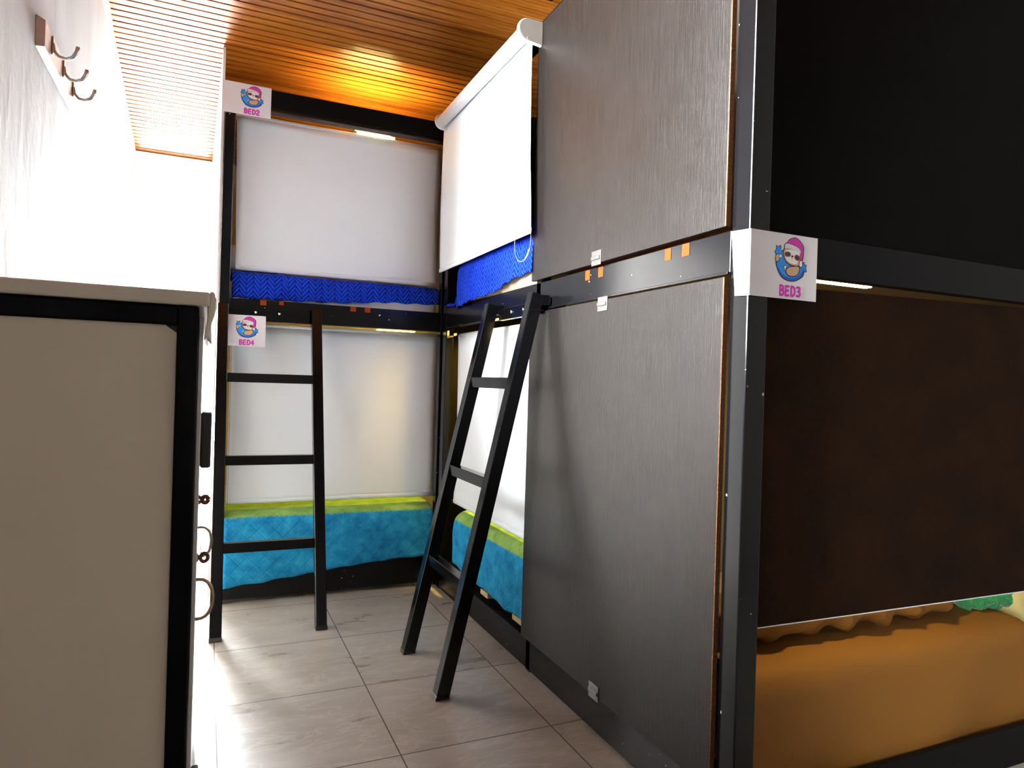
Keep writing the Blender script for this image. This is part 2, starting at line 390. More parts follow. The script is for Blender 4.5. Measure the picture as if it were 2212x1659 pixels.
# cream moulding along the top of the left wall
V, F = [], []
ys = [YF+i*.06 for i in range(int((YB-YF)/.06)+1)]
for i, yy in enumerate(ys):
    w = .016+.004*smoothnoise(yy*3, 0); z = ceil_z(yy)
    V += [(XL, yy, z), (XL+w, yy, z), (XL+w, yy, z-.018), (XL+w*.5, yy, z-.03), (XL, yy, z-.034+.003*smoothnoise(yy*5, 1))]
for i in range(len(ys)-1):
    for k in range(4): F.append((i*5+k, i*5+k+1, i*5+k+6, i*5+k+5))
struct(mesh_obj('trim_1', V, F, M['trim']))
struct(box('trim_2', (XL, YB-.015, 2.530), (.0, YB, 2.553), M['winframe']))

def window(name, axis, p, a0, a1, z0, z1, mull):
    bars = []; t = .03
    def bb(b0, b1, c0, c1): bars.append(((p-.02, b0, c0), (p+.02, b1, c1)) if axis == 0 else ((b0, p-.02, c0), (b1, p+.02, c1)))
    bb(a0, a0+t, z0, z1); bb(a1-t, a1, z0, z1); bb(a0+t, a1-t, z0, z0+t); bb(a0+t, a1-t, z1-t, z1)
    for zz in mull: bb(a0, a1, zz-.012, zz+.012)
    w = struct(boxes(name, bars, M['winframe'], bevel=.002))
    pane = ((p-.003, a0+t, z0+t), (p+.003, a1-t, z1-t)) if axis == 0 else ((a0+t, p-.003, z0+t), (a1-t, p+.003, z1-t))
    box('pane', pane[0], pane[1], M['glass'], w, bevel=0)
    return w
window('window_1', 1, YB+.05, *W1, [])
window('window_2', 0, XL-.06, *W2, [])
window('fill_opening', 0, XL-.06, *FILL_OPEN, [])  # added fill opening behind the camera, framed and glazed like a window
# pale board partition between the passage and the back bunk
V = [(.030, 3.76, .02), (.042, 3.76, .02), (.006, YB, .02), (-.008, YB, .02)]
V += [(x, yy, ceil_z(yy)) for x, yy, z in V]
part_wall = struct(mesh_obj('wall_partition', V, BF, M['bunkwhite']))

# ------------------------------------------------------------------ back bunk (beds 2 and 4)
YB0 = 3.70                         # its front face
bk = thing('bunk_bed', 'black steel double bunk across the far end, with blue bedding above and teal bedding below', 'bunk bed', (.62, 3.72, 0), 'black steel bunks')
box('post', (.044, YB0, 0), (.092, YB0+.05, 2.60), M['black'], bk, .003)
box('post', (1.195, YB0, 0), (1.243, YB0+.05, 2.60), M['black'], bk, .003)
box('top_rail', (.092, YB0, 2.515), (1.195, YB0+.045, 2.605), M['blackd'], bk, .002)
box('top_rail_lip', (.092, YB0+.005, 2.500), (1.195, YB0+.06, 2.515), M['black'], bk, .002)
box('middle_rail', (.092, YB0, 1.428), (1.195, YB0+.045, 1.535), M['black'], bk, .002)
box('plinth', (.092, YB0, .022), (1.195, YB0+.04, .165), M['black'], bk, .003)
for zz, zt in ((.10, .13), (1.46, 1.49)):
    for i in range(7): box('bed_slat', (.05, 3.78+i*.165, zz), (1.22, 3.86+i*.165, zt), M['slatwood'], bk, .002)
for x in (.251, .338, .704, .781):
    w = .03 if x < .3 or x > .6 else .022; dz = 0 if x != .338 else .008
    o = box('tape_marker', (x-w/2, YB0-.0012, 1.508+dz), (x+w/2, YB0, 1.534), M['tape'], bk, 0); o['label'] = 'orange tape square'
box('back_panel', (.04, YB-.03, .1), (1.24, YB-.012, 2.42), M['bunkin'], bk, 0)
box('bunk_deck', (.05, 3.76, 1.448), (1.24, 4.92, 1.459), M['bunkin'], bk, 0)
# ------------------------------------------------------------------ right-hand bunks
XF = 1.204
rb = thing('bunk_bed', 'long black bunk frame on the right, clad in dark wood grain boards', 'bunk bed', (1.9, 2.5, 0), 'black steel bunks')
rb.name = 'bunk_bed'
box('post', (XF, 3.625, 0), (XF+.045, 3.685, 2.62), M['black'], rb, .003)
box('post', (XF, 2.450, 0), (XF+.045, 2.490, 2.62), M['black'], rb, .003)
pil = box('post', (XF, 1.300, 0), (1.268, 1.365, 3.24), M['black'], rb, .004); pil['label'] = 'tall near corner post'
box('middle_rail', (XF, 1.366, 1.443), (XF+.04, 3.624, 1.556), M['black'], rb, .003)
box('rail_lip', (XF-.010, 1.366, 1.443), (XF, 3.60, 1.450), M['black'], rb, .001)
box('top_rail', (XF, 1.366, 2.552), (XF+.04, 3.624, 2.625), M['black'], rb, .002)
box('upper_frame', (XF, 1.366, 2.70), (XF+.03, 2.49, 2.76), M['blackd'], rb, .002)
box('plinth', (XF, 1.366, .006), (XF+.04, 3.66, .128), M['black'], rb, .003)
box('inner_rail', (XF+.055, 1.38, .07), (XF+.09, 3.62, .145), M['blackd'], rb, .002)
for i, yy in enumerate((2.613, 2.984, 3.30)):
    o = box('bed_slat', (XF+.012, yy-.045, .146), (2.9, yy+.045, .170), M['slatwood'], rb, .002)
def clad(z0, z1):
    p = box('side_panel', (XF-.016, 1.372, z0), (XF-.0005, 2.507, z1), M['lam'], rb, .001); p['label'] = 'dark brown wood grain board'
    e = box('panel_edge', (XF-.0155, 1.369, z0+.001), (XF-.001, 1.3725, z1-.001), M['core'], p, 0); e['label'] = 'raw brown board edge'
    return p
up = clad(1.564, 2.60); lo = clad(.134, 1.436)
def clip(y0, z0, z1, par):
    V, F = [], []
    boxes('clip', [((XF-.019, y0-.030, z0), (XF-.0165, y0+.030, z1)), ((XF-.024, y0-.026, (z0+z1)/2-.006), (XF-.019, y0+.026, (z0+z1)/2+.006))], M['metal'], par, .001)
clip(1.999, 1.556, 1.606, up); clip(1.950, 1.398, 1.446, lo); clip(1.933, .122, .172, lo)
for y_, w in ((2.083, .03), (1.996, .03), (1.626, .028), (1.546, .032)):
    o = box('tape_marker', (XF-.0012, y_-w/2, 1.518), (XF, y_+w/2, 1.552), M['tape'], rb, 0); o['label'] = 'orange tape square'
# near face (bed 3), looking at the camera
box('front_rail', (1.268, 1.306, 1.450), (XR, 1.34, 1.552), M['blackd'], rb, .002)
p = box('front_panel', (1.268, 1.318, 1.552), (XR, 1.334, ceil_z(1.33)-.02), M['lam_black'], rb, 0); p['label'] = 'black upper board'
# brown board under the rail, hung slightly crooked
V = [(1.270, 1.322, .552), (XR, 1.322, .530), (XR, 1.338, .530), (1.270, 1.338, .552), (1.270, 1.322, 1.418), (XR, 1.322, 1.452), (XR, 1.338, 1.452), (1.270, 1.338, 1.418)]
p = mesh_obj('front_panel', V, BF, M['hardboard'], rb); p['label'] = 'brown board above the mustard bed'
# thin pale strip along the bottom edge
V = [(1.270, 1.3205, .550), (XR, 1.3205, .528), (XR, 1.323, .528), (1.270, 1.323, .550), (1.270, 1.3205, .5525), (XR, 1.3205, .5305), (XR, 1.323, .5305), (1.270, 1.323, .5525)]
mesh_obj('edge_band', V, BF, M['blind_plastic'], p)
box('plinth', (1.268, 1.306, 0), (XR, 1.325, .122), M['blackd'], rb, .002)
box('back_panel', (1.30, 2.400, .05), (XR, 2.416, ceil_z(2.5)-.03), M['bunkin'], rb, 0)
box('bunk_deck', (1.27, 1.345, 1.515), (XR, 2.395, 1.53), M['bunkin'], rb, 0)
box('bunk_deck', (1.25, 2.54, 1.54), (XR, 3.70, 1.556), M['bunkin'], rb, 0)
box('bunk_wall', (1.25, 3.72, .05), (XR, 3.735, 2.75), M['lam_black'], rb, 0)
# gold hinges in the far corner
hg = boxes('corner_hinge', [((XF-.002, 3.50, 1.388), (XF+.001, 3.60, 1.398)), ((XF-.002, 3.57, 1.398), (XF+.001, 3.60, 1.430)), ((XF-.004, 3.44, 1.394), (XF, 3.48, 1.408))], M['brass'], rb, .001); hg['label'] = 'brass hinge'

# ------------------------------------------------------------------ roller blinds
def blind(name, label, axis, p, a0, a1, z0, z1, r, chain_at=None, chain_z=None, drop=0, outside=False, sgn=-1, chain_w=.03, a0b=None, a1b=None, ends=None):
    """axis 1: hangs in a plane y=p and runs along x; axis 0: plane x=p, runs along y"""
    def P(a, d, z): return (a, p+d, z) if axis == 1 else (p+d, a, z)
    t = thing(name, label, 'roller blind', P((a0+a1)/2, 0, z0), 'white roller blinds on the bunks')
    nx, nz = 30, 24; V, F, UV = [], [], []
    A0, A1 = (a0b if a0b is not None else a0), (a1b if a1b is not None else a1)
    for j in range(nz+1):
        fz = j/nz; z = z1-(z1-z0)*fz; l = a0+(A0-a0)*fz; rr = a1+(A1-a1)*fz
        for i in range(nx+1):
            fx = i/nx; a = l+(rr-l)*fx
            e = max(0, abs(fx-.5)*2-.9)*10; d = .004*smoothnoise(a*2, z*1.5, p)*fz + sgn*(-.005)*e*e*math.sin(fz*math.pi)
            V.append(P(a, d, z+(drop*fx)*fz))
    for j in range(nz):
        for i in range(nx): q = j*(nx+1)+i; F.append((q, q+1, q+nx+2, q+nx+1))
    o = mesh_obj('fabric', V, F, M['blind'], t, smooth=True)
    s = o.modifiers.new('solid', 'SOLIDIFY'); s.thickness = .0012
    # bottom bar: flat pocket with a rounded edge
    L = [P(A0+(A1-A0)*i/12, 0, z0+drop*i/12+.004) for i in range(13)]
    V, F = [], []
    for i in range(13):
        c = Vector(L[i])
        for k in range(8):
            an = 2*math.pi*k/8; off = (.0045*math.cos(an), .012*math.sin(an)+.008)
            V.append(c+Vector((0, off[0], off[1])) if axis == 1 else c+Vector((off[0], 0, off[1])))
    for i in range(12):
        for k in range(8): F.append((i*8+k, i*8+(k+1) % 8, (i+1)*8+(k+1) % 8, (i+1)*8+k))
    F += [tuple(range(8)), tuple(12*8+k for k in range(8))]
    mesh_obj('bottom_bar', V, F, M['blind'], t, smooth=True)
    e0, e1 = ends or (a0-.004, a1+.004)
    tube('roller', [P(e0, -sgn*r*.9, z1+r*.3), P(e1, -sgn*r*.9, z1+r*.3)], r, M['blind_plastic'], t, 20)
    if chain_at is not None:
        c = chain_at; zt = z1; zb = chain_z; d = sgn*.012
        pts = [P(c-chain_w*.4, d, zt)]
        for i in range(13):
            an = math.pi*i/12; pts.append(P(c-chain_w/2*math.cos(an), d, zb+chain_w*.6-chain_w*.6*math.sin(an)))
        pts.append(P(c+chain_w*.4, d, zt))
        beads('bead_chain', pts, .0021, M['chain'], t)
    return t
b2 = blind('roller_blind', 'white roller blind drawn down over the upper far bunk, blue knit under it', 1, 3.80, .104, 1.20, 1.692, 2.478, .018, .083, 1.700, outside=False, a0b=.118)
b4 = blind('roller_blind', 'white roller blind of the lower far bunk, behind the upright-looking ladder', 1, 3.80, .105, 1.215, .486, 1.404, .016, .097, .462)
b1 = blind('roller_blind', 'white roller blind with exposed roller on the upper right bunk', 0, 1.150, 2.488, 3.605, 1.744, 2.545, .030, None, sgn=1, a0b=2.445, ends=(2.484, 3.556))
b5 = blind('roller_blind', 'white roller blind of the lower right bunk, behind the leaning ladder', 0, 1.255, 2.53, 3.560, .485, 1.395, .016, drop=0)
# end brackets of the exposed roller
def bracket(y0, y1, mat, s=1, xb=1.187):
    V, F = [], []; pr = []
    cx_, cz_ = 1.126, 2.553; R = .043*s
    for i in range(15):
        an = math.pi*(.5+i/14*1.0); pr.append((cx_+R*math.cos(an), cz_+R*math.sin(an)))
    pr += [(xb, cz_-R*1.15), (xb, cz_+R)]
    for yy in (y0, y1): V += [(a, yy, c) for a, c in pr]
    n = len(pr)
    F = [tuple(range(n)), tuple(range(n, 2*n))] + [(i, (i+1) % n, (i+1) % n+n, i+n) for i in range(n)]
    return mesh_obj('bracket', V, F, mat, b1, bevel=.003)
o = bracket(2.466, 2.473, M['grey_plastic']); o['label'] = 'grey end bracket'
bracket(2.473, 2.486, M['blind_plastic'], 1.08); bracket(3.557, 3.566, M['blind_plastic'], 1, 1.2035)
# long bead chain of that blind
pts = [(1.110, 2.480, 2.515), (1.108, 2.487, 2.35), (1.107, 2.493, 2.15), (1.106, 2.497, 1.95), (1.106, 2.500, 1.80)]
for i in range(15):
    an = math.pi*i/14; pts.append((1.106, 2.425+.075*math.cos(an), 1.700-.075*math.sin(an)))
pts += [(1.107, 2.362, 1.85), (1.108, 2.385, 2.05), (1.110, 2.420, 2.3), (1.112, 2.452, 2.515)]
beads('bead_chain', pts, .0021, M['chain'], b1)
tube('chain_joiner', [(1.106, 2.400, 1.628), (1.106, 2.378, 1.642), (1.106, 2.362, 1.662)], .0028, M['blind_plastic'], b1, 8)

# ------------------------------------------------------------------ ladders
def ladder(label, foot, top, wdir, width, rz, screws, lefttop=None):
    """foot/top: centre points of the first stile; the other is width along wdir"""
    f, tp, w = Vector(foot), Vector(top), Vector(wdir)
    t = thing('ladder', label, 'ladder', (f+w*width/2), 'black bunk ladders')
    S = .05
    for k in (0, 1):
        o = obox('stile', f+w*width*k, tp+w*width*k, S, .05, M['blackl'], t, wdir, .003)
        fc = f+w*width*k; d = (tp-f).normalized()
        obox('foot_cap', fc+Vector((0, 0, .0005)), fc+d*.012, S+.003, .053, M['plastic_black'], o, wdir, .002)
    for z in rz:
        q = f+(tp-f)*(z/tp.z); a = q+w*(S/2-.002); b_ = q+w*(width-S/2+.002)
        lo = [min(a[i], b_[i]) for i in range(3)]; hi = [max(a[i], b_[i]) for i in range(3)]
        n = Vector((0, 0, 1)).cross(w)
        for i in range(2):
            if abs(n[i]) > .5: lo[i] -= .019; hi[i] += .019
        box('rung', (lo[0], lo[1], z-.022), (hi[0], hi[1], z+.022), M['blackl'], t, .002)
    return t
# far ladder: stile centres x .058 / .50
l4 = ladder('black ladder standing nearly upright against the far bunk', (.0625, 3.212, 0), (.0625, 3.668, 1.495), (1, 0, 0), .445, (.372, .752, 1.138), None)
box('hook_plate', (.088, 3.672, 1.425), (.48, 3.694, 1.482), M['blackl'], l4, .002)
for x in (.215, .328):
    tube('bolt', [(x, 3.6745, 1.468), (x, 3.668, 1.468)], .007, M['bolt'], l4, 8)
l1 = ladder('black ladder leaning steeply against the right-hand bunk rail', (.806, 2.367, 0), (1.142, 2.367, 1.495), (0, 1, 0), .445, (.395, .772, 1.150), None)
for yy in (2.367, 2.812): box('top_hook', (1.160, yy-.022, 1.452), (1.1925, yy+.022, 1.492), M['blackl'], l1, .002)
box('hook_plate', (1.168, 2.39, 1.425), (1.190, 2.79, 1.475), M['blackl'], l1, .002)
for yy in (2.53, 2.65): tube('bolt', [(1.170, yy, 1.452), (1.163, yy, 1.452)], .007, M['bolt'], l1, 8)

# ------------------------------------------------------------------ mattresses and blankets
def soft_box(name, lo, hi, mat, r=.04, parent=None, n=10, amp=.004, seed=0):
    """rounded box with gentle unevenness"""
    bm = bmesh.new(); bmesh.ops.create_cube(bm, size=1)
    s = [hi[i]-lo[i] for i in range(3)]; c = [(hi[i]+lo[i])/2 for i in range(3)]
    bmesh.ops.scale(bm, vec=s, verts=bm.verts); bmesh.ops.bevel(bm, geom=bm.edges[:], offset=r, segments=4, affect='EDGES', profile=.5)
    bmesh.ops.subdivide_edges(bm, edges=[e for e in bm.edges if e.calc_length() > .12], cuts=8, use_grid_fill=True)
    V = []
    for v_ in bm.verts:
        p = v_.co+Vector(c); d = amp*smoothnoise(p.x*3, p.y*3+p.z*4, seed); q = v_.co.normalized()
        V.append(p+q*d)
    F = [tuple(v_.index for v_ in f.verts) for f in bm.faces]; bm.free()
    return mesh_obj(name, V, F, mat, parent, smooth=True)
def drape(name, label, axis, a0, a1, prof, hem, mat, seed=0, amp=.006, inset=0, endround=None, sub=1):
    """cloth over a mattress. prof: list of (depth d, z) from top-back to hem; hem(a) gives the lowest z.
    depth is measured into the bunk from its face"""
    # arc length resample
    P = [Vector((d, z, 0)) for d, z in prof]; L = [0]
    for i in range(1, len(P)): L.append(L[-1]+(P[i]-P[i-1]).length)
    nv = 46; nu = int((a1-a0)/.016); V, F, UV = [], [], []
    for i in range(nu+1):
        a = a0+(a1-a0)*i/nu; hz = hem(a); full = P[-1].y
        # shorten the drop to reach the hem height
        tot = L[-1]-(hz-full)
        for j in range(nv+1):
            s = tot*j/nv; k = 0
            while k < len(L)-2 and L[k+1] < s: k += 1
            q = P[k].lerp(P[k+1], (s-L[k])/(L[k+1]-L[k]))
            d, z = q.x, q.y
            down = max(0, (s-L[-1]*.45))/(L[-1]*.55)
            d += -amp*.6+amp*smoothnoise(a*4+down, s*3, seed)*(.5+1.3*down)-amp*.8*down*math.sin(a*26+3*smoothnoise(a*2, 1, seed))
            z += amp*.4*smoothnoise(a*3, s*5, seed+3)*(1-down)
            if endround:
                for side, e in endround:
                    t_ = (a-a0) if side < 0 else (a1-a)
                    if t_ < e: kx = 1-t_/e; d += .055*kx*kx; z -= .02*kx**3
            V.append((a, d, z) if axis == 1 else (d, a, z)); UV.append((a, s))
    for i in range(nu):
        for j in range(nv): q = i*(nv+1)+j; F.append((q, q+1, q+nv+2, q+nv+1))
    o = mesh_obj(name, V, F, mat, None, smooth=True, uvs=UV)
    m_ = o.modifiers.new('solid', 'SOLIDIFY'); m_.thickness = .006; m_.offset = 1
    return tag(o, label, 'blanket')
# lower far bed
tag(soft_box('mattress', (.10, 3.71, .172), (1.185, 4.9, .43), M['greym'], .045), 'grey mattress under the teal blanket of the lower far bunk', 'mattress')
def hem4(a):
    return float(np.interp(a, [.09, .3, .53, .60, .76, 1.0, 1.19], [.088, .106, .128, .138, .158, .172, .178]))+.003*math.sin(a*40)
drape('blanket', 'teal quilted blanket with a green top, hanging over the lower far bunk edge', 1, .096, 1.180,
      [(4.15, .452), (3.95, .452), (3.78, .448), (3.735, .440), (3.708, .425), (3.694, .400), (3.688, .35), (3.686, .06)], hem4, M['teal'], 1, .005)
# lower right bed
tag(soft_box('mattress', (1.235, 2.51, .176), (3.05, 3.44, .445), M['greym'], .045), 'grey mattress under the teal blanket of the lower right bunk', 'mattress')
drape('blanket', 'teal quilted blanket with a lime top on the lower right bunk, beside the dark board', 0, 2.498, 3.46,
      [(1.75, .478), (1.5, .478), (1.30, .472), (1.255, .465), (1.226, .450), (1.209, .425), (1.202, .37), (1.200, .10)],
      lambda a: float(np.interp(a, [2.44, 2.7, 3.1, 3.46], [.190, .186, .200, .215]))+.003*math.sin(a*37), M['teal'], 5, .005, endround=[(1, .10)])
# upper far bed
tag(soft_box('mattress', (.10, 3.752, 1.492), (1.19, 4.9, 1.655), M['whitecloth'], .04), 'white mattress under the blue knit of the upper far bunk', 'mattress')
drape('blanket', 'blue chevron knit blanket on the upper far bunk', 1, .100, 1.195,
      [(4.2, 1.682), (4.0, 1.682), (3.85, 1.681), (3.79, 1.678), (3.762, 1.668), (3.748, 1.65), (3.743, 1.62), (3.740, 1.46)],
      lambda a: float(np.interp(a, [.1, .4, .7, .9, 1.2], [1.540, 1.545, 1.556, 1.575, 1.582]))+.003*math.sin(a*55), M['blue'], 9, .005)
# upper right bed
tag(soft_box('mattress', (1.212, 2.51, 1.559), (3.05, 3.42, 1.735), M['tan'], .035), 'tan mattress showing under the blue knit of the upper right bunk', 'mattress')
drape('blanket', 'blue chevron knit blanket hanging over the upper right bunk edge', 0, 2.496, 3.47,
      [(1.7, 1.790), (1.5, 1.790), (1.28, 1.785), (1.23, 1.775), (1.205, 1.755), (1.192, 1.72), (1.187, 1.66), (1.185, 1.48)],
      lambda a: float(np.interp(a, [2.44, 2.6, 2.9, 3.2, 3.47], [1.608, 1.596, 1.566, 1.548, 1.54]))+.004*math.sin(a*60), M['blue'], 13, .008, endround=[(1, .10)])
# tassel at its far corner
bl = [o for o in bpy.data.objects if o.name.startswith('blanket')][-1]
tube('tassel', [(1.200, 3.44, 1.60), (1.196, 3.455, 1.565), (1.190, 3.47, 1.556), (1.184, 3.50, 1.562), (1.180, 3.535, 1.561)], [.008, .007, .006, .009, .007], M['blue'], bl, 8)

# small pillow at the left end of the upper far bed
tag(soft_box('pillow', (.055, 3.84, 1.700), (.36, 4.05, 1.83), M['whitecloth'], .045, amp=.012, seed=3), 'white pillow at the left end of the upper far bunk', 'pillow')

# bed 3: mustard sheet over its mattress
def bed3():
    nu, nv = 70, 50; V, F = [], []
    prof = [(1.95, .405), (1.6, .418), (1.48, .425), (1.41, .420), (1.37, .402), (1.352, .372), (1.345, .33), (1.342, .25), (1.342, .02)]
    P = [Vector((a, b, 0)) for a, b in prof]; L = [0]
    for i in range(1, len(P)): L.append(L[-1]+(P[i]-P[i-1]).length)
    x0, x1 = 1.285, 2.62
    for i in range(nu+1):
        x = x0+(x1-x0)*i/nu
        for j in range(nv+1):
            s = L[-1]*j/nv; k = 0
            while k < len(L)-2 and L[k+1] < s: k += 1
            q = P[k].lerp(P[k+1], (s-L[k])/(L[k+1]-L[k])); yy, z = q.x, q.y
            dn = max(0, s-L[-1]*.55)/(L[-1]*.45)
            yy += dn*(.010*math.sin(x*9+s*7)+.007*smoothnoise(x*6, s*9, 2))
            z += .004*smoothnoise(x*5, yy*5, 4)*(1-dn)
            t_ = x1-x; 
            if t_ < .16: kx = 1-t_/.16; z -= .09*kx**2.2; 
            z = max(z, .012)
            V.append((x, yy, z))
    for i in range(nu):
        for j in range(nv): q = i*(nv+1)+j; F.append((q, q+1, q+nv+2, q+nv+1))
    o = mesh_obj('bed_sheet', V, F, M['mustard'], None, smooth=True)
    s_ = o.modifiers.new('solid', 'SOLIDIFY'); s_.thickness = .003; s_.offset = -1
    return tag(o, 'mustard fitted sheet on the dark near bunk', 'bed sheet')
tag(soft_box('mattress', (1.30, 1.385, .11), (2.44, 2.3, .385), M['greym'], .05), 'mattress under the mustard sheet of the near bunk', 'mattress')
bed3()
# rumpled mustard duvet roll behind
def roll(name, label, cat, A, B, r, mat, seed, flat=.75, wr=.22):
    A, B = Vector(A), Vector(B); nu, nv = 90, 28; V, F = [], []; t = (B-A).normalized(); side = t.cross(Vector((0, 0, 1))).normalized()
    for i in range(nu+1):
        f_ = i/nu; c = A.lerp(B, f_); e = min(1, f_*9, (1-f_)*7); e = math.sqrt(max(.02, e))
        for j in range(nv):
            an = 2*math.pi*j/nv
            rr = r*e*(1+wr*smoothnoise(f_*13+an*.6, an*1.3, seed)+.10*math.sin(f_*47+an*2))
            q = c+side*(rr*math.cos(an))+Vector((0, 0, rr*flat*math.sin(an)+r*flat)); V.append(q)
    for i in range(nu):
        for j in range(nv): F.append((i*nv+j, i*nv+(j+1) % nv, (i+1)*nv+(j+1) % nv, (i+1)*nv+j))
    F += [tuple(range(nv)), tuple(nu*nv+k for k in range(nv))]
    o = mesh_obj(name, V, F, mat, None, smooth=True); return tag(o, label, cat)
roll('duvet', 'rumpled mustard duvet lying along the near bunk mattress', 'duvet', (1.30, 1.538, .430), (2.36, 1.520, .432), .085, M['mustard'], 3, .85)
roll('blanket', 'folded green fleece blanket at the right end of the mustard bed', 'blanket', (2.37, 1.520, .424), (2.60, 1.505, .420), .055, M['green'], 8, .9, .3)
tag(soft_box('pillow', (2.645, 1.50, .02), (3.02, 2.2, .62), M['yellowwall'], .07, amp=.01, seed=6), 'pale yellow cushion behind the green fleece on the near bunk', 'pillow')

# ------------------------------------------------------------------ bunk lamps (warm LED)
LEDY = (1, .62, .08)
def lamp(label, loc, L, power, axis=0, spot=False, col=LEDC):
    t = thing('bunk_lamp', label, 'lamp', loc, 'warm bunk lamps')
    x, y, z = loc
    d = (L/2, .012) if axis == 0 else (.012, L/2)
    box('housing', (x-d[0]-.004, y-d[1]-.004, z), (x+d[0]+.004, y+d[1]+.004, z+.012), M['blind_plastic'], t, .002)
    box('diffuser', (x-d[0], y-d[1], z-.007), (x+d[0], y+d[1], z), M['led'], t, .002)
    l = bpy.data.lights.new('lamp_light', 'AREA'); l.shape = 'RECTANGLE'; l.size = d[0]*2; l.size_y = d[1]*2; l.energy = power; l.color = col
    o = bpy.data.objects.new('lamp_light', l); link(o); o.location = (x, y, z-.010); adopt(o, t)
    return t
LP = 1.0
lamp('warm strip lamp under the deck of the lower far bunk', (.99, 3.90, 1.433), .22, 2.5, col=LEDY)
lamp('warm strip lamp under the deck of the lower right bunk', (1.45, 3.40, 1.408), .22, 6.0, 1, col=LEDY)
lamp('warm strip lamp glowing in the gap above the brown board', (1.71, 1.475, 1.481), .26, 1.6)
# upper far bunk: lamp clipped behind the top rail, shining up onto the ceiling
t = thing('bunk_lamp', 'warm lamp behind the top rail of the upper far bunk, lighting the ceiling', 'lamp', (.80, 3.80, 2.50), 'warm bunk lamps')
box('housing', (.70, 3.765, 2.505), (.90, 3.80, 2.525), M['blind_plastic'], t, .002)
box('diffuser', (.705, 3.768, 2.525), (.895, 3.797, 2.534), M['led'], t, .002)
box('diffuser', (.72, 3.815, 2.500), (.93, 3.835, 2.516), M['led'], t, .003)
l = bpy.data.lights.new('lamp_light', 'AREA'); l.shape = 'RECTANGLE'; l.size = .30; l.size_y = .03; l.energy = 2.4; l.color = LEDC
o = bpy.data.objects.new('lamp_light', l); link(o); o.location = (.80, 3.783, 2.537); o.rotation_euler = (math.pi, 0, 0); adopt(o, t)

# ------------------------------------------------------------------ signs
def homog(src, dst):
    A = []
    for (x, y), (u, v_) in zip(src, dst):
        A.append([x, y, 1, 0, 0, 0, -u*x, -u*y, -u]); A.append([0, 0, 0, x, y, 1, -v_*x, -v_*y, -v_])
    return np.linalg.svd(np.array(A))[2][-1].reshape(3, 3)
H = homog([(110, 130), (1490, 315), (1415, 1555), (70, 1420)], [(0, 1), (1, 1), (1, 0), (0, 0)])
def un(p):
    q = H @ np.array([p[0], p[1], 1.0]); return q[0]/q[2], q[1]/q[2]
def spline(pts, n=6):
    out = []; m_ = len(pts)
    for i in range(m_):
        p0, p1, p2, p3 = [np.array(pts[(i+k) % m_], float) for k in (-1, 0, 1, 2)]
        for j in range(n):
            t_ = j/n; out.append(tuple(.5*((2*p1)+(-p0+p2)*t_+(2*p0-5*p1+4*p2-p3)*t_*t_+(-p0+3*p1-3*p2+p3)*t_**3)))
    return out
def ell(cx_, cy_, rx, ry, rot=0, n=26):
    c, s = math.cos(rot), math.sin(rot); return [(cx_+rx*math.cos(t_)*c-ry*math.sin(t_)*s, cy_+rx*math.cos(t_)*s+ry*math.sin(t_)*c) for t_ in [2*math.pi*k/n for k in range(n)]]
INK = {'line': (.035, .01, .02), 'blue': (.02, .30, .86), 'dblue': (.01, .10, .55), 'pink': (.62, .035, .40), 'tan': (.60, .40, .24), 'brown': (.13, .05, .03), 'white': (.85, .83, .84), 'grey': (.40, .34, .36), 'word': (.60, .03, .42)}
IM = {k: simple('print_'+k, c, .6, namp=.01, bs=0) for k, c in INK.items()}
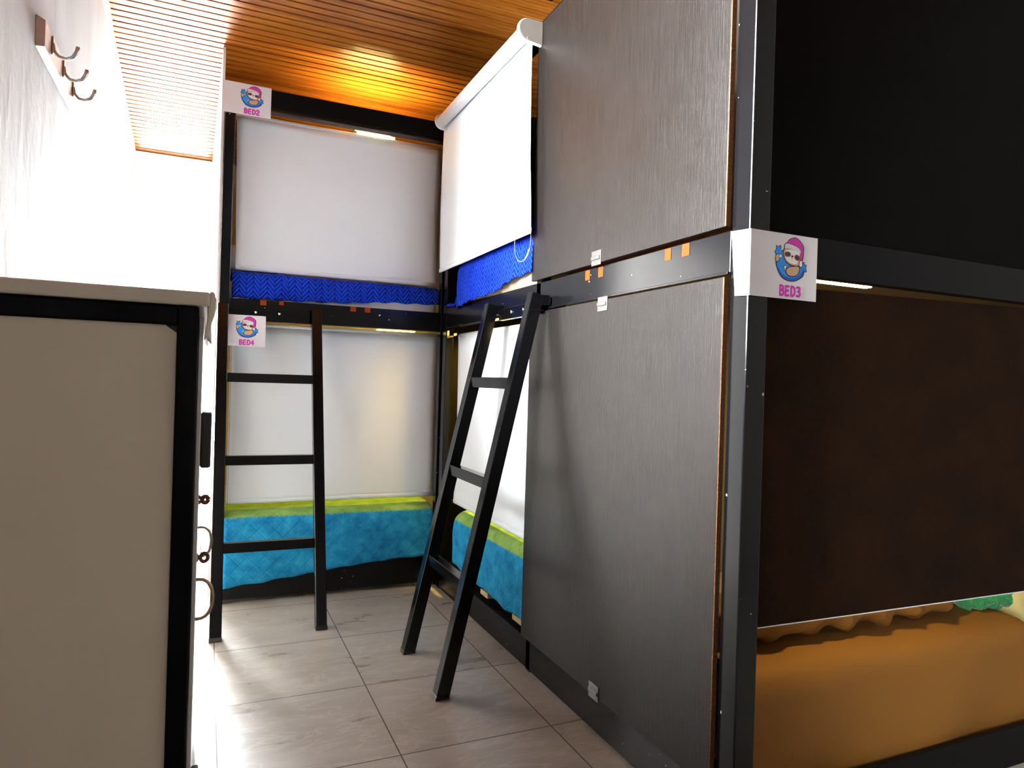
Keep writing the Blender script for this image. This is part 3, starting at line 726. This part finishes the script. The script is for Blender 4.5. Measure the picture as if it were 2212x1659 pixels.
ART = [  # (ink, outline, layer) in zoomed photo pixels of the bed 3 sheet
 ('line', spline([(620, 455), (665, 475), (712, 452), (725, 520), (700, 555), (765, 560), (790, 700), (900, 830), (1100, 850), (1160, 790), (1190, 785), (1205, 830), (1245, 850), (1228, 900), (1238, 980), (1195, 985), (1150, 1080), (1000, 1160), (850, 1155), (720, 1085), (640, 950), (600, 800), (605, 640), (580, 580), (612, 540)]), 0),
 ('blue', spline([(635, 470), (668, 490), (702, 470), (712, 520), (690, 550), (750, 575), (775, 700), (890, 850), (1100, 870), (1165, 830), (1182, 800), (1195, 845), (1232, 858), (1215, 905), (1222, 968), (1180, 965), (1130, 1065), (995, 1140), (860, 1135), (735, 1065), (655, 930), (625, 790), (625, 640), (597, 580), (625, 545)]), 1),
 ('dblue', spline([(650, 880), (720, 1000), (840, 1080), (980, 1095), (1110, 1020), (1180, 900), (1175, 975), (1125, 1062), (995, 1138), (860, 1133), (735, 1063), (665, 950)]), 2),
 ('line', ell(640, 705, 50, 88, .1), 2), ('tan', ell(642, 702, 38, 72, .1), 3), ('white', ell(705, 668, 24, 26), 3),
 ('line', spline([(775, 520), (850, 440), (1000, 460), (1110, 560), (1115, 760), (1085, 865), (980, 875), (860, 830), (780, 730), (755, 600)]), 3),
 ('tan', spline([(790, 540), (860, 470), (1000, 480), (1095, 570), (1100, 750), (1070, 850), (985, 855), (870, 812), (795, 715), (772, 600)]), 4),
 ('white', spline([(810, 560), (900, 540), (1030, 580), (1100, 640), (1070, 700), (1048, 810), (970, 825), (870, 785), (808, 705), (830, 640)]), 5),
 ('brown', ell(852, 632, 66, 52, .2), 6), ('brown', ell(1045, 700, 62, 52, .9), 6), ('line', ell(862, 632, 30, 18, .1), 7), ('line', ell(1038, 700, 30, 18, .5), 7),
 ('line', ell(945, 675, 24, 20), 7), ('line', ell(938, 716, 16, 6, .3), 7),
 ('line', spline([(795, 430), (840, 400), (900, 330), (1010, 300), (1100, 350), (1180, 460), (1190, 560), (1160, 760), (1100, 750), (1115, 600), (950, 540), (790, 520)]), 7),
 ('pink', spline([(850, 415), (920, 335), (1010, 315), (1090, 360), (1168, 465), (1172, 560), (1145, 745), (1112, 740), (1112, 560), (1060, 500), (950, 440)]), 8),
 ('white', spline([(805, 440), (850, 425), (960, 455), (1060, 505), (1112, 560), (1105, 620), (1040, 590), (940, 540), (850, 520), (800, 520)]), 9),
 ('line', spline([(1092, 765), (1150, 765), (1148, 880), (1082, 878)]), 8), ('white', spline([(1100, 775), (1142, 775), (1138, 868), (1092, 866)]), 9),
 ('line', spline([(800, 935), (860, 880), (960, 865), (1080, 868), (1095, 960), (1040, 1050), (940, 1078), (850, 1050), (805, 995)]), 5),
 ('tan', spline([(822, 935), (875, 892), (965, 880), (1068, 884), (1078, 955), (1030, 1035), (940, 1058), (862, 1035), (825, 990)]), 6),
 ('line', spline([(762, 870), (790, 852), (840, 872), (815, 900), (800, 970)]), 6), ('white', spline([(774, 876), (796, 864), (828, 876), (806, 900), (797, 945)]), 7),
]
for k in range(9): ART.append(('grey', [(828+k*33, 432+k*9+k*k*.5), (835+k*33, 434+k*9+k*k*.5), (828+k*32, 520+k*5+k*k*.6), (821+k*32, 518+k*5+k*k*.6)], 10))
GLYPH = {  # chunky hand-drawn capitals: strokes in a unit box
 'B': [[(.12, 0), (.12, 1)], [(.12, 1), (.45, 1), (.62, .9), (.62, .68), (.45, .55), (.12, .53)], [(.12, .53), (.5, .53), (.70, .40), (.70, .16), (.5, 0), (.12, 0)]],
 'E': [[(.62, 1), (.12, 1), (.12, 0), (.62, 0)], [(.12, .52), (.55, .52)]],
 'D': [[(.12, 0), (.12, 1), (.4, 1), (.66, .82), (.72, .5), (.66, .18), (.4, 0), (.12, 0)]],
 '2': [[(.10, .84), (.28, 1), (.52, 1), (.66, .84), (.62, .62), (.36, .36), (.10, .02), (.68, .02)]],
 '3': [[(.12, .96), (.45, 1), (.62, .86), (.56, .64), (.32, .55), (.56, .48), (.66, .24), (.50, .02), (.12, .04)]],
 '4': [[(.50, 0), (.50, 1), (.08, .34), (.72, .34)]]}
def text_mesh(txt, size):
    V, F = [], []; w = .135; x0 = -len(txt)*.92/2; lay = 0
    def slab(poly, z):
        n = len(V); k = len(poly)
        for zz in (0, z): V.extend([((x0+p[0]*1.0)*size, p[1]*size*1.12, zz) for p in poly])
        F.append(tuple(range(n+k, n+2*k))); F.extend([(n+i, n+(i+1) % k, n+k+(i+1) % k, n+k+i) for i in range(k)])
    for ch in txt:
        for st in GLYPH[ch]:
            for a, b_ in zip(st[:-1], st[1:]):
                dx, dy = b_[0]-a[0], b_[1]-a[1]; L_ = math.hypot(dx, dy); nx_, ny_ = -dy/L_*w, dx/L_*w
                lay += 1; zz = .0004+lay*.000004
                slab([(a[0]+nx_, a[1]+ny_), (a[0]-nx_, a[1]-ny_), (b_[0]-nx_, b_[1]-ny_), (b_[0]+nx_, b_[1]+ny_)], zz)
                lay += 1; zz = .0004+lay*.000004
                for c in (a, b_): slab([(c[0]+w*math.cos(q*math.pi/5), c[1]+w*math.sin(q*math.pi/5)) for q in range(10)], zz+c[0]*.000003)
        x0 += .92
    me = bpy.data.meshes.new('lettering'); me.from_pydata(V, [], F); return me
def sign(label, txt, org, ux, W, Hh, fold=None, tilt=0, shift=None):
    """org: lower-left corner of the printed front; ux: direction of its width; normal points at the camera side"""
    ux = Vector(ux).normalized(); uz = (Vector((0, 0, 1))+ux*tilt).normalized(); nn = ux.cross(uz).normalized(); org = Vector(org)
    t = thing('bed_sign', label, 'sign', org+ux*W/2, 'paper bed signs')
    def at(u, v_, d): return org+ux*(u*W)+uz*(v_*Hh)+nn*d
    V = [at(0, 0, 0), at(1, 0, 0), at(1, 1, 0), at(0, 1, 0), at(0, 0, .0012), at(1, 0, .0012), at(1, 1, .0012), at(0, 1, .0012)]
    mesh_obj('paper', V, BF, M['paper'], t)
    # printed picture, one mesh per ink
    by = {}
    for ink, pl, lay in ART: by.setdefault(ink, []).append((pl, lay))
    pic = None
    for ink, L in by.items():
        V, F = [], []
        for pl, lay in L:
            z0 = .0012+.00002; z1 = .00135+lay*.00009; n0 = len(V); m_ = len(pl)
            for zz in (z0, z1):
                for p in pl: u_, v_ = un(p); V.append(at(u_, v_, zz))
            F.append(tuple(range(n0+m_, n0+2*m_)))
            F += [(n0+i, n0+(i+1) % m_, n0+m_+(i+1) % m_, n0+m_+i) for i in range(m_)]
        o = mesh_obj('printed_picture' if pic is None else 'ink_layer', V, F, IM[ink], t if pic is None else pic)
        if pic is None: pic = o
    me = text_mesh(txt, W*.092)
    rot = Matrix((ux, uz, nn)).transposed().to_4x4()
    o = bpy.data.objects.new('lettering', me); me.materials.clear(); me.materials.append(IM['word']); link(o)
    o.matrix_world = Matrix.Translation(at(.60, .055, .0016)) @ rot
    adopt(o, t)
    return t, at, ux, nn
sign('white paper sign reading BED2 on the top left corner of the far bunk', 'BED2', (.036, 3.685, 2.450), (1, 0, 0), .222, .155)
sign('white paper sign reading BED4 behind the far ladder', 'BED4', (.047, 3.668, 1.295), (1, 0, 0), .216, .155, tilt=.0)
t, at, ux, nn = sign('white paper sign reading BED3 wrapped round the dark corner post', 'BED3', (XF-.002, 1.296, 1.383), (1, 0, 0), .222, .163)
V = [(XF-.002, 1.296, 1.383), (XF-.002, 1.296, 1.546), (XF-.012, 1.352, 1.548), (XF-.010, 1.336, 1.385)]
V += [(x+.0012, y_, z) for x, y_, z in V]
mesh_obj('folded_flap', V, [(0, 1, 2, 3), (4, 7, 6, 5), (0, 4, 5, 1), (1, 5, 6, 2), (2, 6, 7, 3), (3, 7, 4, 0)], M['paper'], t)

# ------------------------------------------------------------------ locker in the left foreground
LX0, LX1, LY0, LY1, LZ = XL+.004, -.012, 1.0, 2.50, 1.239
lk = thing('locker', 'beige locker cabinet with a black steel frame in the left foreground', 'locker', ((LX0+LX1)/2, (LY0+LY1)/2, 0))
T = .026
fr = []
for (x0, x1) in ((LX0, LX0+T), (LX1-T, LX1)):
    for (y0, y1) in ((LY0, LY0+T), (LY1-T, LY1)): fr.append(((x0, y0, 0), (x1, y1, LZ)))
for z0, z1 in ((LZ-T, LZ), (.06, .06+T)):
    for (y0, y1) in ((LY0, LY0+T), (LY1-T, LY1)): fr.append(((LX0+T, y0, z0), (LX1-T, y1, z1)))
    for (x0, x1) in ((LX0, LX0+T), (LX1-T, LX1)): fr.append(((x0, LY0+T, z0), (x1, LY1-T, z1)))
boxes('frame', fr, M['blackd'], lk, .003)
# inset end panel with one clipped corner
x1, z1 = LX1-T, LZ-T
V = [(LX0+T, .03, .086), (x1, .03, .086), (x1, .03, z1-.010), (x1-.014, .03, z1), (LX0+T, .03, z1)]
V = [(a, LY0+.006, c) for a, b_, c in V]+[(a, LY0+.018, c) for a, b_, c in V]
mesh_obj('end_panel', V, [(0, 1, 2, 3, 4), (9, 8, 7, 6, 5)]+[(i, (i+1) % 5, (i+1) % 5+5, i+5) for i in range(5)], M['locker_panel'], lk)
sl = box('top_board', (LX0, LY0-.006, LZ+.001), (.0005, LY1+.01, LZ+.020), M['slab'], lk, .003)
# curled plastic film on the corner of the top board
V, F = [], []
for i in range(15):
    f_ = i/14
    for j in range(9):
        g_ = j/8; an = -.6+g_*3.6
        rr = .006*(1-.3*f_)*(1+.3*math.sin(f_*9+j))
        V.append((.0025+rr*math.sin(an)*1.1-.004*f_, LY0+.012-.008*math.cos(an)+.03*g_*f_, LZ+.018-.062*f_+.004*math.cos(an*2+f_*6)))
for i in range(14):
    for j in range(8): q = i*9+j; F.append((q, q+1, q+10, q+9))
o = mesh_obj('plastic_film', V, F, M['film'], sl, smooth=True); o.modifiers.new('s', 'SOLIDIFY').thickness = .0008
boxes('rear_panel', [((LX0+T, LY1-.018, .086), (LX1-T, LY1-.006, LZ-T)), ((LX0+.001, LY0+T, .086), (LX0+.012, LY1-T, LZ-T))], M['locker_panel'], lk, .001)
# glossy doors along the passage side
nd = 3; dw = (LY1-LY0-.032)/nd
for i in range(nd):
    y0 = LY0+.016+dw*i
    for (za, zb) in ((.075, .640), (.650, LZ-.012)) if False else ((.075, LZ-.012),):
        d = box('door', (LX1+.0003, y0+.002, za), (LX1+.0095 if False else LX1+.006, y0+dw-.002, zb), M['locker_door'], lk, .001)
        if i == 0: continue
        yh = (0, 1.70, 2.28)[i]; pts = []
        for k in range(15):
            an = math.pi*k/14; pts.append((LX1+.005+(.033*math.sin(an)**.8 if k not in (0, 14) else 0), yh, .640-.045*math.cos(an)))
        tube('handle', pts, .0040, M['bronze'], d, 8)
        hs = []
        for k in range(13):
            an = 2*math.pi*k/12; hs.append((LX1+.017+.008*math.cos(an), yh+.05, (.722, .760)[i-1]+.010*math.sin(an)))
        tube('hasp', hs, (.0042, .007)[i-1], M['rust'], d, 8)
box('hinge', (LX1+.006, LY0+.075, 1.015), (LX1+.020, LY0+.115, 1.095), M['plastic_black'], lk, .003)
box('hinge', (LX1+.006, LY0+.095, .50), (LX1+.016, LY0+.125, .565), M['plastic_black'], lk, .003)

# ------------------------------------------------------------------ coat rack
cr = thing('coat_rack', 'wall coat rack with three metal hooks on a wooden board', 'coat rack', (XL, 2.6, 2.10))
V = []
for x, e in ((XL+.0005, 0), (XL+.022, .012)):
    V += [(x, 2.325+e, 2.062+e*.6), (x, 2.885-e, 2.062+e*.6), (x, 2.885-e, 2.152-e*.6), (x, 2.325+e, 2.152-e*.6)]
mesh_obj('board', V, BF, M['rackwood'], cr, bevel=.002)
for yy in (2.435, 2.605, 2.775):
    pl_ = box('hook', (XL+.022, yy-.010, 2.085), (XL+.026, yy+.010, 2.140), M['nickel'], cr, .002)
    pts = [(XL+.024, yy, 2.122), (XL+.027, yy, 2.100), (XL+.040, yy, 2.085), (XL+.058, yy, 2.082), (XL+.074, yy, 2.090), (XL+.084, yy, 2.108), (XL+.087, yy, 2.124)]
    tube('prong', pts, [.004, .0045, .0045, .005, .0055, .006, .0055], M['nickel'], pl_, 10)
